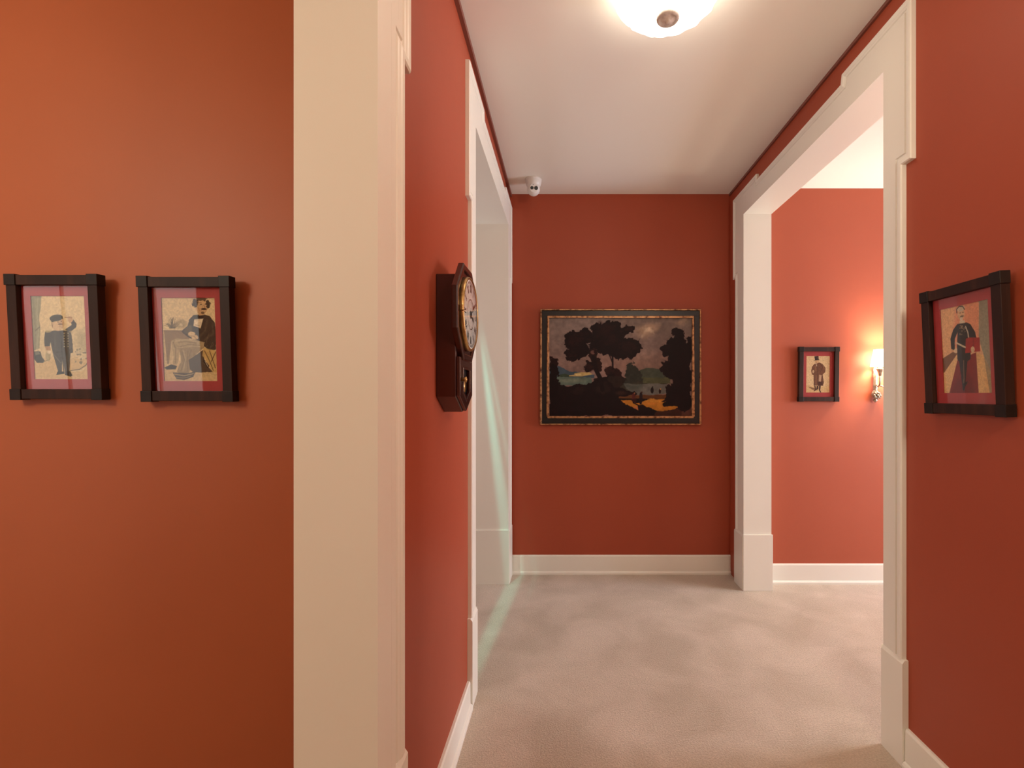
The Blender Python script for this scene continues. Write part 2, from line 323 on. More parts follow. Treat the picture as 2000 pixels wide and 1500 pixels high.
# ------------------------------------------------------------------ art, painted as colours on a fine grid
def s2l(a):
    a = a/255.; return np.where(a <= .04045, a/12.92, ((a+.055)/1.055)**2.4)
def vnoise(x, y, s, seed):
    r = np.random.default_rng(seed).random((64, 64)); X = x*s; Y = y*s; xi = np.floor(X).astype(int); yi = np.floor(Y).astype(int); fx = X-xi; fy = Y-yi
    fx = fx*fx*(3-2*fx); fy = fy*fy*(3-2*fy); g_ = lambda i, j: r[i % 64, j % 64]
    return (g_(xi, yi)*(1-fx)+g_(xi+1, yi)*fx)*(1-fy)+(g_(xi, yi+1)*(1-fx)+g_(xi+1, yi+1)*fx)*fy - .5
def fbm(x, y, s, seed, oc=4):
    t = 0
    for k in range(oc): t = t + vnoise(x, y, s*2**k, seed+k)*.55**k
    return t
class Art:
    def __init__(a, wpx, hpx, tmap, bg):
        a.w, a.h = wpx, hpx
        a.U, a.V = np.meshgrid((np.arange(wpx))/(wpx-1), (np.arange(hpx))/(hpx-1))
        a.asp = hpx/wpx; a.T = tmap; a.img = np.zeros((hpx, wpx, 3)) + np.array(bg, float)
        a.X, a.Y = a.U, a.V*a.asp
    def pts(a, p): 
        q = [a.T(x, y) for x, y in p]; return [(u, v*a.asp) for u, v in q]
    def blend(a, m_, c, al=1):
        m_ = np.clip(m_*al, 0, 1)[..., None]; a.img = a.img*(1-m_)+np.array(c, float)*m_
    def poly(a, p, c, al=1, wob=0, ws=30, seed=1, soft=None):
        q = a.pts(p); X = a.X+(fbm(a.X, a.Y, ws, seed)*wob if wob else 0); Y = a.Y+(fbm(a.X, a.Y, ws, seed+50)*wob if wob else 0)
        ins = np.zeros(X.shape, bool); dist = np.full(X.shape, 9.); n = len(q)
        for i in range(n):
            (x0, y0), (x1, y1) = q[i], q[(i+1) % n]
            c_ = (y0 > Y) != (y1 > Y)
            if y1 != y0: ins ^= c_ & (X < (x1-x0)*(Y-y0)/(y1-y0)+x0)
            dx, dy = x1-x0, y1-y0; t = np.clip(((X-x0)*dx+(Y-y0)*dy)/(dx*dx+dy*dy+1e-12), 0, 1)
            dist = np.minimum(dist, np.hypot(X-x0-t*dx, Y-y0-t*dy))
        sd = np.where(ins, dist, -dist); s = soft or .6/a.w
        a.blend(np.clip(.5+sd/(2*s), 0, 1), c, al)
    def line(a, p, wd, c, al=1, soft=None):
        q = a.pts(p); dist = np.full(a.X.shape, 9.)
        for (x0, y0), (x1, y1) in zip(q, q[1:]):
            dx, dy = x1-x0, y1-y0; t = np.clip(((a.X-x0)*dx+(a.Y-y0)*dy)/(dx*dx+dy*dy+1e-12), 0, 1)
            dist = np.minimum(dist, np.hypot(a.X-x0-t*dx, a.Y-y0-t*dy))
        s = soft or .6/a.w; a.blend(np.clip(.5+(wd/2-dist)/(2*s), 0, 1), c, al)
    def ell(a, cx, cy, rx, ry, c, al=1, wob=0, ws=30, seed=1, soft=.02, rot=0):
        (x, y), (x2, y2), (x3, y3) = a.pts([(cx, cy), (cx+rx, cy), (cx, cy+ry)]); rx, ry = abs(x2-x), abs(y3-y)
        X = a.X-x+(fbm(a.X, a.Y, ws, seed)*wob if wob else 0); Y = a.Y-y+(fbm(a.X, a.Y, ws, seed+50)*wob if wob else 0)
        cr_, sr = math.cos(rot), math.sin(rot); X, Y = X*cr_+Y*sr, -X*sr+Y*cr_
        r = np.hypot(X/rx, Y/ry); sf = max(soft, .8/(a.w*min(rx, ry))); a.blend(np.clip((1-r)/sf+.5, 0, 1), c, al)
    def grain(a, amp, s=60, seed=3): a.img = np.clip(a.img*(1+amp*fbm(a.X, a.Y, s, seed)[..., None]), 0, 255)
    def mesh(a, name, wm, hm, m, parent, y):
        """grid in the XZ plane facing -Y, centred"""
        xs = (a.U-.5)*wm; zs = (.5-a.V)*hm; n = a.w*a.h
        co = np.stack([xs, np.full_like(xs, y), zs], -1).reshape(-1, 3)
        i = np.arange(n).reshape(a.h, a.w); f = np.stack([i[1:, :-1], i[1:, 1:], i[:-1, 1:], i[:-1, :-1]], -1).reshape(-1, 4)
        me = bpy.data.meshes.new(name); me.from_pydata(co.tolist(), [], f.tolist())
        at = me.color_attributes.new('Col', 'FLOAT_COLOR', 'POINT')
        c = np.concatenate([s2l(a.img), np.ones((a.h, a.w, 1))], -1).reshape(-1).astype(np.float32); at.data.foreach_set('color', c)
        me.materials.append(M[m]); o = bpy.data.objects.new(name, me); COL.objects.link(o); o.parent = parent; return o

PAPER = (214, 196, 156)
def art_page():      # short man in dark uniform, a huge coat beside him
    def T(x, y): return ((x-330-(y-373)*.047)/490, (y-373)/764)
    a = Art(150, 234, T, PAPER); 
    a.poly([(330, 700), (820, 640), (850, 900), (850, 1140), (330, 1140)], (186, 178, 146), .35, .06, 6, 4, soft=.06)
    a.poly([(360, 950), (850, 930), (850, 1140), (360, 1140)], (196, 168, 118), .6, .03, 10, 8, soft=.05)
    a.ell(800, 780, 60, 90, (150, 146, 118), .45, .05, 10, 5, soft=.8)
    # giant trouser leg and boot
    a.poly([(330, 373), (425, 373), (420, 480), (405, 560), (415, 680), (410, 850), (350, 880), (345, 600)], (142, 142, 118), .95, .01, 20, 5)
    a.line([(350, 400), (365, 560), (372, 700), (368, 860)], .012, (108, 112, 96), .6, .01)
    a.line([(395, 400), (385, 500), (398, 690), (385, 860)], .010, (178, 176, 148), .7, .01)
    a.line([(370, 690), (408, 660)], .014, (90, 94, 82), .8, .008)
    a.poly([(355, 880), (415, 880), (430, 930), (455, 965), (440, 985), (385, 985), (360, 950)], (58, 58, 52))
    a.poly([(362, 885), (400, 870), (412, 905), (372, 915)], (120, 118, 98), .8)
    a.line([(440, 975), (500, 955), (505, 900)], .012, (110, 108, 84), .8)
    a.ell(485, 925, 22, 45, (150, 144, 112), .7, soft=.4)
    # body
    DK = (66, 64, 60); MD = (98, 96, 88)
    a.poly([(480, 705), (540, 690), (620, 690), (690, 690), (705, 780), (712, 890), (690, 895), (680, 1060), (640, 1075), (615, 930), (610, 1070), (575, 1060), (545, 960), (525, 880), (510, 800), (500, 745)], DK, 1, .008, 30, 2)
    a.poly([(480, 700), (515, 760), (500, 835), (455, 835), (450, 760), (460, 700)], DK, 1, .006)
    a.poly([(690, 700), (740, 660), (745, 630), (715, 590), (690, 600), (700, 640), (640, 680)], DK)
    a.line([(600, 700), (615, 930), (630, 1080)], .016, (36, 35, 34), .9)
    a.line([(530, 900), (600, 985)], .008, (160, 150, 124), .7)
    a.line([(545, 720), (555, 860)], .022, MD, .6, .02); a.line([(680, 720), (690, 870)], .016, MD, .5, .02); a.line([(655, 930), (660, 1050)], .02, MD, .6, .02)
    for yy in range(715, 850, 24):
        a.ell(632, yy, 5, 6, (176, 168, 132)); a.ell(667, yy, 5, 6, (160, 152, 120))
    # epaulettes, sleeve hand
    a.ell(485, 700, 26, 10, (160, 146, 104), .9); a.ell(690, 700, 12, 9, (160, 146, 104), .7)
    a.poly([(458, 835), (505, 835), (510, 870), (470, 872)], (172, 138, 104)); a.ell(497, 888, 18, 14, (214, 200, 172))
    a.poly([(668, 560), (700, 560), (712, 600), (688, 625), (665, 600)], (190, 160, 124)); a.line([(640, 570), (700, 575)], .016, (150, 120, 90))
    # head
    a.ell(572, 632, 56, 62, (206, 182, 146)); a.ell(606, 620, 26, 50, (188, 160, 126), .8)
    a.ell(560, 575, 60, 30, (70, 70, 62), rot=-.15); a.poly([(500, 580), (600, 545), (622, 580), (600, 590), (520, 615)], (62, 62, 56))
    a.ell(598, 632, 22, 7, (90, 70, 52), .8); a.ell(576, 612, 5, 4, (50, 40, 34)); a.ell(606, 606, 5, 4, (50, 40, 34)); a.line([(520, 620), (528, 660)], .014, (110, 90, 66), .7)
    # feet
    a.poly([(575, 1060), (632, 1065), (636, 1085), (560, 1095), (565, 1080)], (34, 34, 32)); a.poly([(640, 1065), (685, 1060), (708, 1100), (690, 1112), (640, 1095)], (34, 34, 32))
    # hat and plumes on the floor, right
    for k in range(26):
        a.ell(770+random.uniform(-35, 70), 930+random.uniform(-80, 70), random.uniform(6, 16), random.uniform(6, 15), random.choice([(186, 176, 148), (128, 124, 104), (206, 196, 166), (104, 102, 88)]), .75)
    a.line([(690, 1055), (770, 1045), (830, 1005), (845, 980)], .014, (86, 86, 74)); a.line([(700, 1062), (790, 1055), (845, 1015)], .018, (206, 192, 156))
    a.grain(.10, 40); return a
def art_seated():    # seated man with moustache, dark coat, white shirt, at a desk
    def T(x, y): return ((x-307-(y-385)*.043)/484, (y-390)/772)
    a = Art(150, 236, T, (212, 192, 148))
    a.poly([(330, 1000), (830, 980), (830, 1170), (330, 1170)], (186, 158, 108), .5, .04, 10, 2, soft=.05)
    a.poly([(320, 680), (470, 680), (560, 760), (560, 870), (400, 980), (340, 1000)], (176, 158, 118), .55, .03, 10, 3, soft=.04)
    # desk with plant/papers
    a.poly([(335, 690), (560, 690), (560, 780), (400, 790), (395, 860), (380, 1000), (365, 1000)], (134, 112, 84), .95, .006)
    a.line([(325, 684), (520, 686)], .018, (206, 190, 150)); a.line([(325, 694), (520, 697)], .007, (90, 72, 54))
    for k in range(34):
        an = random.uniform(-2.9, -.2); r = random.uniform(30, 85); cx, cy = 410, 670
        a.line([(cx+random.uniform(-25, 25), cy), (cx+math.cos(an)*r, cy+math.sin(an)*r*1.2)], .010, random.choice([(96, 84, 60), (122, 108, 78), (80, 70, 52)]), .75)
    a.ell(490, 630, 50, 45, (150, 134, 98), .75, .02, 12, 3, soft=.5); a.ell(488, 640, 16, 14, (206, 190, 150), .8)
    # coat
    CO = (60, 52, 42); CM = (98, 86, 68)
    a.poly([(600, 550), (690, 545), (740, 560), (790, 620), (802, 720), (800, 870), (740, 880), (690, 830), (650, 790), (560, 760), (520, 730), (490, 700), (545, 650), (560, 590)], CO, 1, .008, 20, 4)
    a.poly([(545, 650), (575, 640), (590, 690), (560, 740), (510, 700)], CM, .8, .006)
    a.line([(720, 600), (700, 700), (640, 760)], .03, CM, .6, .02); a.line([(770, 620), (775, 720), (700, 780)], .022, CM, .6, .02)
    for k in range(22):
        x, y = random.uniform(690, 790), random.uniform(590, 840); a.line([(x, y), (x-random.uniform(8, 24), y+random.uniform(10, 40))], .008, random.choice([(40, 34, 28), (112, 100, 80)]), .6)
    a.poly([(604, 590), (686, 580), (660, 680), (598, 650)], (218, 204, 172)); a.poly([(600, 650), (662, 672), (650, 760), (610, 720)], (52, 46, 40), .9)
    a.line([(612, 640), (650, 648)], .016, (150, 132, 100), .6); a.poly([(630, 560), (690, 560), (680, 584), (640, 584)], (32, 28, 26))
    # head
    a.ell(668, 470, 56, 76, (198, 166, 122)); a.poly([(625, 500), (650, 555), (690, 550), (715, 510)], (190, 158, 116))
    a.ell(612, 440, 26, 38, (58, 48, 38), 1, .03, 40, 2); a.ell(727, 450, 20, 36, (66, 56, 44), 1, .03, 40, 3); a.ell(668, 402, 50, 20, (84, 70, 52), .9, .03, 30, 4)
    a.ell(690, 496, 26, 9, (60, 46, 36)); a.line([(690, 460), (700, 485)], .012, (150, 112, 80)); a.ell(664, 452, 8, 4, (48, 38, 32)); a.ell(704, 450, 8, 4, (48, 38, 32)); a.ell(680, 530, 16, 12, (90, 70, 52), .8)
    a.line([(635, 430), (650, 438), (668, 436)], .008, (110, 84, 60)); a.line([(640, 480), (650, 510)], .01, (150, 116, 82), .7)
    # hands and legs
    a.ell(582, 725, 32, 24, (206, 184, 140), 1, .01); a.ell(612, 755, 30, 22, (200, 176, 132), 1, .01); a.line([(560, 740), (600, 745), (640, 780)], .008, (120, 96, 66))
    TR = (168, 150, 112); TD = (112, 98, 74)
    a.poly([(400, 790), (440, 765), (620, 780), (700, 800), (690, 850), (640, 860), (500, 850), (470, 870), (470, 960), (455, 1010), (415, 1005), (425, 930), (405, 850)], TR, 1, .008, 20, 7)
    a.poly([(470, 860), (600, 840), (690, 850), (640, 900), (570, 960), (570, 1060), (560, 1085), (480, 1085), (450, 1070), (490, 980), (480, 900)], (150, 132, 98), 1, .008, 20, 9)
    for p in ([(480, 840), (560, 820), (660, 830)], [(500, 900), (520, 960), (490, 1060)], [(550, 880), (545, 960), (550, 1070)], [(420, 800), (440, 860), (440, 990)], [(580, 870), (560, 940)], [(470, 800), (540, 795), (620, 808)]): a.line(p, .012, TD, .75, .008)
    for p in ([(510, 880), (530, 960), (510, 1060)], [(440, 790), (540, 775), (620, 790)]): a.line(p, .014, (202, 186, 146), .7, .01)
    # shoes
    a.poly([(340, 1035), (400, 1005), (455, 1020), (440, 1050), (360, 1052)], (48, 40, 34)); a.poly([(415, 1080), (560, 1085), (620, 1070), (600, 1120), (520, 1150), (450, 1140)], (70, 58, 46)); a.line([(430, 1095), (520, 1110), (600, 1090)], .02, (186, 166, 124), .8); a.line([(450, 1125), (520, 1132), (580, 1112)], .014, (150, 132, 98), .8)
    # chair, bag and shadow
    a.poly([(560, 960), (690, 870), (700, 1000), (780, 1075), (600, 1080), (570, 1050)], (66, 54, 42), .9, .01); a.poly([(690, 850), (805, 880), (815, 1080), (770, 1070), (720, 980), (680, 920)], (190, 162, 100), .95, .01)
    for p in ([(700, 880), (740, 960), (780, 1060)], [(800, 890), (760, 980)], [(745, 880), (800, 1040)]): a.line(p, .014, (76, 58, 38), .9)
    a.poly([(690, 950), (745, 1020), (730, 1040), (690, 980)], (30, 26, 24)); a.line([(705, 975), (732, 1025)], .010, (206, 196, 164))
    a.grain(.14, 45, 5); return a
def art_officer():   # thin man walking, dark coat, red box, patterned carpet
    def T(x, y):
        u = (x-228-(y-440)*.055)/406; t = 440-90*u; return (u, (y-t)/(1182-t))
    a = Art(150, 232, T, (206, 160, 118))
    a.poly([(370, 350), (560, 370), (560, 700), (470, 840), (330, 760)], (206, 132, 96), .8, .02, 8, 1, soft=.04)
    a.poly([(555, 340), (640, 340), (668, 1040), (600, 850), (560, 700)], (134, 126, 104), .95, soft=.01)
    a.poly([(225, 430), (350, 410), (330, 820), (250, 870)], (214, 164, 112), .7, .03, 8, 2, soft=.05)
    a.poly([(250, 875), (345, 815), (385, 830), (262, 1005)], (112, 80, 56)); a.poly([(262, 1005), (385, 835), (395, 900), (315, 1183), (270, 1183)], (212, 172, 118))
    a.poly([(385, 890), (540, 820), (552, 1000), (566, 1183), (315, 1183)], (120, 38, 34)); a.poly([(395, 1060), (490, 1000), (540, 1183), (320, 1183)], (100, 30, 30), .7, soft=.03)
    a.poly([(540, 820), (600, 850), (650, 1183), (566, 1183)], (208, 164, 104)); a.poly([(600, 850), (668, 1040), (676, 1183), (650, 1183)], (150, 132, 96))
    D = (36, 30, 28); G = (128, 112, 88)
    a.poly([(380, 570), (410, 560), (460, 555), (490, 570), (530, 640), (552, 760), (512, 765), (500, 690), (495, 880), (470, 900), (455, 1100), (430, 1110), (400, 900), (385, 880), (380, 750), (385, 640), (360, 700), (362, 800), (330, 790), (322, 700), (345, 620)], D, 1, .004)
    for k in range(26): a.ell(random.uniform(400, 475), random.uniform(585, 680), 5, 5, random.choice([G, (160, 140, 104), (60, 52, 44)]), .8)
    a.line([(450, 590), (470, 640), (478, 690)], .02, (176, 164, 140)); a.line([(405, 580), (440, 620)], .012, G)
    a.poly([(455, 700), (480, 688), (565, 690), (572, 812), (535, 815), (450, 828)], (146, 34, 26)); a.line([(515, 690), (520, 815)], .01, (100, 22, 20))
    a.line([(375, 735), (450, 775)], .03, (186, 172, 140)); a.ell(370, 805, 16, 22, (206, 180, 140)); a.ell(512, 795, 16, 28, (200, 172, 132)); a.line([(385, 800), (392, 890)], .014, D)
    a.line([(438, 890), (444, 1050), (440, 1120)], .012, (150, 120, 92), .9)
    a.poly([(430, 1100), (445, 1090), (475, 1075), (468, 1100), (455, 1120), (445, 1160), (432, 1150)], (26, 22, 22))
    a.poly([(400, 540), (440, 535), (446, 560), (400, 565)], (206, 190, 160)); a.ell(412, 478, 30, 54, (196, 160, 122)); a.ell(408, 432, 34, 26, (186, 172, 146)); a.line([(376, 470), (372, 440), (395, 412), (425, 412), (440, 440)], .016, (60, 50, 44))
    a.ell(420, 500, 16, 8, (110, 92, 76)); a.ell(404, 470, 5, 3, (40, 32, 30)); a.ell(428, 466, 5, 3, (40, 32, 30)); a.ell(415, 525, 12, 16, (206, 192, 168), .9)
    a.grain(.14, 45, 9); return a
def art_coat():      # man in top hat and long brown coat
    def T(x, y): return ((x-375)/380, (y-470)/610)
    a = Art(120, 192, T, (206, 182, 138))
    a.poly([(370, 960), (755, 980), (755, 1085), (370, 1085)], (200, 168, 112), .6, .03, 8, 1, soft=.05)
    a.poly([(410, 980), (560, 1015), (560, 1040), (480, 1030)], (100, 72, 48), .85, .01, soft=.02)
    B = (104, 72, 50); Dk = (62, 42, 32); Lt = (152, 116, 84)
    a.poly([(500, 610), (540, 590), (590, 580), (640, 610), (685, 670), (680, 740), (640, 780), (660, 900), (650, 965), (560, 960), (500, 965), (495, 790), (470, 780), (455, 720), (470, 650)], B, 1, .008, 20, 2)
    a.poly([(560, 900), (640, 895), (640, 965), (570, 965)], Dk, .9, .01); a.poly([(585, 780), (625, 790), (610, 900), (580, 890)], (176, 150, 120))
    for p in ([(540, 600), (560, 700), (555, 950)], [(600, 600), (640, 660), (600, 740)], [(480, 660), (500, 760)], [(520, 800), (515, 950)], [(640, 800), (650, 930)]): a.line(p, .014, Dk, .8, .01)
    for p in ([(520, 640), (530, 720)], [(650, 640), (665, 700)], [(535, 800), (535, 940)]): a.line(p, .03, Lt, .6, .02)
    a.ell(490, 730, 14, 26, (200, 176, 136), .9); a.ell(545, 560, 30, 36, (196, 160, 116)); a.line([(530, 590), (545, 640)], .02, (214, 200, 170)); a.ell(535, 575, 10, 6, (80, 58, 42), .8)
    a.poly([(505, 478), (570, 470), (575, 538), (515, 545)], (34, 28, 26)); a.line([(500, 544), (585, 536)], .014, (26, 22, 20)); a.line([(548, 480), (552, 535)], .02, (120, 104, 84), .7)
    a.poly([(505, 965), (530, 970), (540, 1035), (510, 1060), (500, 1052), (520, 1025)], (70, 46, 34)); a.poly([(585, 965), (612, 965), (605, 1040), (618, 1075), (600, 1078), (582, 1030)], (50, 34, 28)); a.poly([(545, 965), (575, 965), (575, 1020), (540, 1030)], Dk)
    a.grain(.16, 40, 4); return a
def art_landscape():
    def T(x, y): return ((x-190)/1612, (y-190)/1112)
    a = Art(400, 276, T, (118, 98, 90)); V = a.V; n = fbm(a.X, a.Y, 5, 11)[..., None]
    top = np.array((124, 110, 102.)); low = np.array((132, 98, 88.))
    a.img = top*(1-V[..., None])+low*V[..., None]; a.img = a.img*(1+.22*n)
    a.ell(1290, 330, 110, 80, (172, 146, 120), .75, .08, 8, 2, soft=1.2); a.ell(1260, 360, 60, 40, (214, 192, 164), .8, .08, 10, 3, soft=1); a.ell(1700, 230, 90, 50, (160, 138, 116), .7, .08, 9, 5, soft=1.2)
    a.ell(1360, 420, 220, 70, (96, 82, 82), .4, .1, 5, 7, soft=1.5); a.ell(420, 270, 200, 90, (130, 112, 102), .5, .1, 5, 9, soft=1.5)
    a.ell(1000, 700, 500, 90, (132, 98, 84), .5, .1, 6, 15, soft=1.5)
    # distant hills and water
    a.poly([(190, 740), (300, 735), (420, 790), (560, 810), (700, 830), (700, 870), (190, 870)], (62, 78, 88), 1, .01, 20, 3); a.poly([(280, 840), (360, 820), (470, 850), (300, 865)], (52, 66, 50))
    a.poly([(1180, 800), (1290, 750), (1420, 770), (1500, 790), (1560, 880), (1560, 930), (1180, 930)], (66, 72, 60), 1, .01, 20, 4)
    a.poly([(190, 855), (660, 860), (680, 950), (190, 960)], (88, 104, 92), 1, .006); a.ell(420, 900, 150, 22, (116, 122, 104), .7, soft=.8)
    a.poly([(410, 850), (415, 838), (470, 832), (475, 815), (540, 805), (640, 806), (680, 828), (600, 842), (560, 852)], (176, 152, 96)); a.poly([(480, 830), (540, 815), (560, 840), (500, 845)], (206, 186, 128))
    a.poly([(1200, 870), (1560, 870), (1560, 945), (1200, 945)], (76, 78, 52), .9, .02, 12, 8); a.line([(1180, 934), (1520, 936)], .004, (40, 36, 26))
    a.poly([(900, 900), (1250, 900), (1250, 1060), (900, 1060)], (52, 48, 38)); a.poly([(1040, 930), (1520, 940), (1530, 1050), (1200, 1060), (1060, 990)], (98, 98, 92), .95, .01, 15, 6); a.poly([(1040, 940), (1240, 945), (1200, 1010), (1060, 980)], (60, 68, 62), .8, soft=.02)
    # warm lit bank
    a.poly([(960, 1050), (1240, 1065), (1560, 1055), (1560, 1130), (960, 1130)], (92, 56, 28), 1, .01, 15, 3); a.poly([(900, 1100), (1680, 1110), (1690, 1300), (900, 1300)], (20, 10, 10))
    a.poly([(1000, 1122), (1140, 1118), (1170, 1150), (1250, 1130), (1310, 1108), (1560, 1112), (1480, 1150), (1480, 1185), (1660, 1190), (1600, 1225), (1440, 1245), (1330, 1215), (1240, 1180), (1290, 1240), (1270, 1270), (1120, 1215), (1040, 1165)], (178, 116, 40), 1, .012, 20, 5)
    a.ell(1380, 1130, 90, 18, (206, 140, 52), .8, .02, soft=.6); a.ell(1340, 1160, 80, 14, (196, 120, 44), .8, soft=.6); a.poly([(1130, 1200), (1200, 1190), (1280, 1260), (1180, 1240)], (176, 106, 70), .8)
    a.poly([(1390, 1260), (1640, 1215), (1800, 1200), (1800, 1300), (1380, 1300)], (66, 34, 24), .8, .01); 
    a.poly([(1450, 1135), (1550, 1075), (1600, 1060), (1570, 1130), (1480, 1140)], (30, 12, 12), 1, .01)
    # mid trees
    a.poly([(1050, 840), (1080, 760), (1090, 700), (1130, 690), (1170, 740), (1210, 790), (1250, 870), (1240, 935), (1040, 930)], (44, 46, 40), 1, .03, 30, 5)
    K = (23, 9, 11); K2 = (34, 14, 12)
    a.ell(880, 790, 60, 55, K2, 1, .02); a.ell(960, 815, 50, 55, K2, 1, .02); a.poly([(680, 870), (870, 840), (1000, 840), (1080, 900), (960, 1000), (680, 1000)], (36, 24, 20), 1, .02)
    # land in shadow
    a.poly([(190, 950), (320, 950), (380, 975), (500, 945), (650, 930), (760, 860), (860, 900), (930, 980), (1060, 1000), (1180, 1045), (980, 1080), (1000, 1140), (1090, 1200), (1300, 1270), (1340, 1300), (190, 1300)], K, 1, .02, 20, 3)
    a.ell(520, 1010, 90, 40, (34, 20, 18), .8, .04, 20, 5, soft=.6); a.ell(800, 1000, 90, 60, (40, 26, 22), .7, .04, 20, 5, soft=.6); a.ell(1000, 1040, 60, 25, (58, 36, 26), .6, soft=.8)
    a.poly([(1190, 1180), (1250, 1170), (1330, 1225), (1390, 1300), (1260, 1300), (1200, 1245)], K)
    # big tree
    for cx, cy, rx, ry in ((860, 380, 180, 150), (740, 300, 70, 60), (900, 290, 110, 60), (1090, 310, 65, 40), (1040, 340, 60, 50), (1080, 530, 150, 120), (1180, 510, 50, 80), (1010, 600, 110, 60), (480, 440, 120, 110), (600, 400, 90, 90), (460, 600, 90, 75), (560, 560, 90, 80), (760, 500, 120, 90), (870, 560, 110, 55)):
        a.ell(cx, cy, rx, ry, K, 1, .022, 42, 13, soft=.05)
    for cx, cy, rx, ry in ((690, 600, 50, 70), (720, 680, 70, 60), (640, 740, 52, 55), (740, 730, 45, 55)): a.ell(cx, cy, rx, ry, K2, 1, .03, 30, 4)
    for cx, cy in ((480, 430), (830, 330), (1090, 520), (640, 740), (900, 450)): a.ell(cx, cy, 70, 50, (42, 18, 16), .5, .06, 20, 6, soft=.9)
    a.line([(690, 640), (720, 780), (770, 880), (790, 1000)], .030, K); a.line([(905, 600), (908, 760), (900, 800), (830, 880), (780, 940)], .012, K); a.line([(870, 600), (890, 660), (905, 700)], .007, K)
    for k in range(150):      # leaf dabs along the crowns, reddish where the paint is thin
        cx, cy, rx, ry = random.choice(((860, 380, 180, 150), (1080, 530, 150, 120), (480, 440, 120, 110), (460, 600, 90, 75), (1090, 310, 65, 40), (600, 400, 90, 90), (640, 740, 50, 50), (880, 790, 60, 50)))
        an, q = random.uniform(0, 6.28), random.uniform(.3, 1.08); a.ell(cx+rx*q*math.cos(an), cy+ry*q*math.sin(an), random.uniform(9, 22), random.uniform(7, 16), K if q > .85 else (40, 17, 14), 1 if q > .85 else .5, .01, 60, k, soft=.3)
    a.ell(690, 560, 22, 26, (120, 84, 74), .8, .03, soft=.3)
    # right trees
    for cx, cy, rx, ry in ((1640, 350, 65, 50), (1660, 440, 70, 90), (1570, 470, 60, 55), (1500, 560, 55, 65), (1610, 590, 85, 100), (1710, 650, 85, 200), (1560, 760, 110, 90), (1690, 880, 120, 200), (1600, 830, 90, 60), (1780, 560, 40, 170), (1640, 1060, 130, 120), (1720, 1150, 110, 90), (1560, 1000, 50, 60)):
        a.ell(cx, cy, rx, ry, K, 1, .022, 42, 23, soft=.05)
    a.ell(230, 690, 60, 60, K2, 1, .03, 26, 5); a.ell(240, 800, 65, 90, K, 1, .03, 26, 6); a.ell(220, 920, 80, 90, K, 1, .03); a.poly([(1640, 1190), (1800, 1100), (1800, 1215), (1660, 1215)], K, 1, .01)
    # tiny figures
    a.ell(1145, 1085, 20, 45, (84, 34, 30)); a.ell(1156, 1042, 8, 9, (150, 100, 66)); a.poly([(1110, 1110), (1180, 1100), (1175, 1150), (1140, 1150)], (44, 18, 18)); a.ell(1228, 1080, 18, 50, (34, 22, 26)); a.ell(1238, 1032, 8, 9, (60, 34, 28)); a.poly([(1205, 1100), (1248, 1100), (1235, 1170), (1215, 1170)], (28, 16, 18))
    a.line([(1140, 1150), (1200, 1180), (1260, 1230)], .008, K); a.ell(1355, 1010, 18, 35, (24, 14, 14)); a.ell(1360, 972, 7, 9, (30, 18, 16)); a.ell(1443, 1020, 13, 28, (36, 22, 18)); a.ell(1450, 995, 6, 8, (196, 140, 70)); 
    a.grain(.16, 40, 3); return a

# ------------------------------------------------------------------ framed prints
def framed_print(art, label, loc, rotz=0, lean=.046, sc=1.0, FW=.287, FH=.388):
    """frame hangs from its top edge away from the wall: it leans forward. Local: faces -Y, origin at the bottom back edge centre"""
    t = thing('framed_print', label, 'framed picture', loc, (0, 0, 0), 'oak framed caricature prints')
    t.rotation_mode = 'XYZ'; t.rotation_euler = (lean, 0, rotz); t.scale = (sc,)*3
    R = .033; D = .026; hw, hh = FW/2, FH/2
    zc = hh
    def part(name, q, m, bev=.0012):
        bm = bmesh.new(); bx(bm, *q); return obj(name, bm, m, t, bevel=bev)
    for s in (-1, 1):
        x0, x1 = sorted((s*(hw-R), s*(hw-.003))); part('stile', (x0, x1, -D, 0, R, FH-R), 'oak')
        z0, z1 = (.003, R) if s < 0 else (FH-R, FH-.003); part('rail', (-hw+R, hw-R, -D, 0, z0, z1), 'oak')
        for q in (-1, 1):
            x0, x1 = sorted((s*(hw-R-.001), s*hw)); z0, z1 = (0, R+.001) if q < 0 else (FH-R-.001, FH)
            part('corner_block', (x0, x1, -D-.003, 0, z0, z1), 'oakblock')
    iw, ih = hw-R, hh-R
    pw, ph = .0835, .1295
    bm = bmesh.new()
    for q in ((-iw, -pw, -ih, ih), (pw, iw, -ih, ih), (-pw, pw, -ih, -ph), (-pw, pw, ph, ih)): bx(bm, q[0], q[1], -.0105, -.0085, zc+q[2], zc+q[3])
    obj('mount', bm, 'matboard', t)
    g_ = art.mesh('print', 2*pw+.002, 2*ph+.002, 'print', t, -.0080); g_.location = (0, 0, zc)
    bm = bmesh.new(); bx(bm, -iw, iw, -.003, -.001, zc-ih, zc+ih); obj('backing_board', bm, 'oakblock', t)
    bm = bmesh.new(); bx(bm, -iw, iw, -.0150, -.0135, zc-ih, zc+ih); obj('glass', bm, 'glass', t)
    return t
dy = .006
framed_print(art_page(), 'dark oak framed print of a short uniformed man saluting beside a giant leg', (-1.582, YP-.004, 1.262))
framed_print(art_seated(), 'dark oak framed print of a seated moustached man beside a desk', (-1.176, YP-.004, 1.256))
framed_print(art_officer(), 'dark oak framed print of a thin walking officer holding a red box', (XR-.004, 1.375, 1.219), rotz=-PI/2, sc=.985)
framed_print(art_coat(), 'oak framed print of a man in top hat and long coat beside lamp', (1.70, YRR-.004, 1.231), lean=.02, sc=.95)

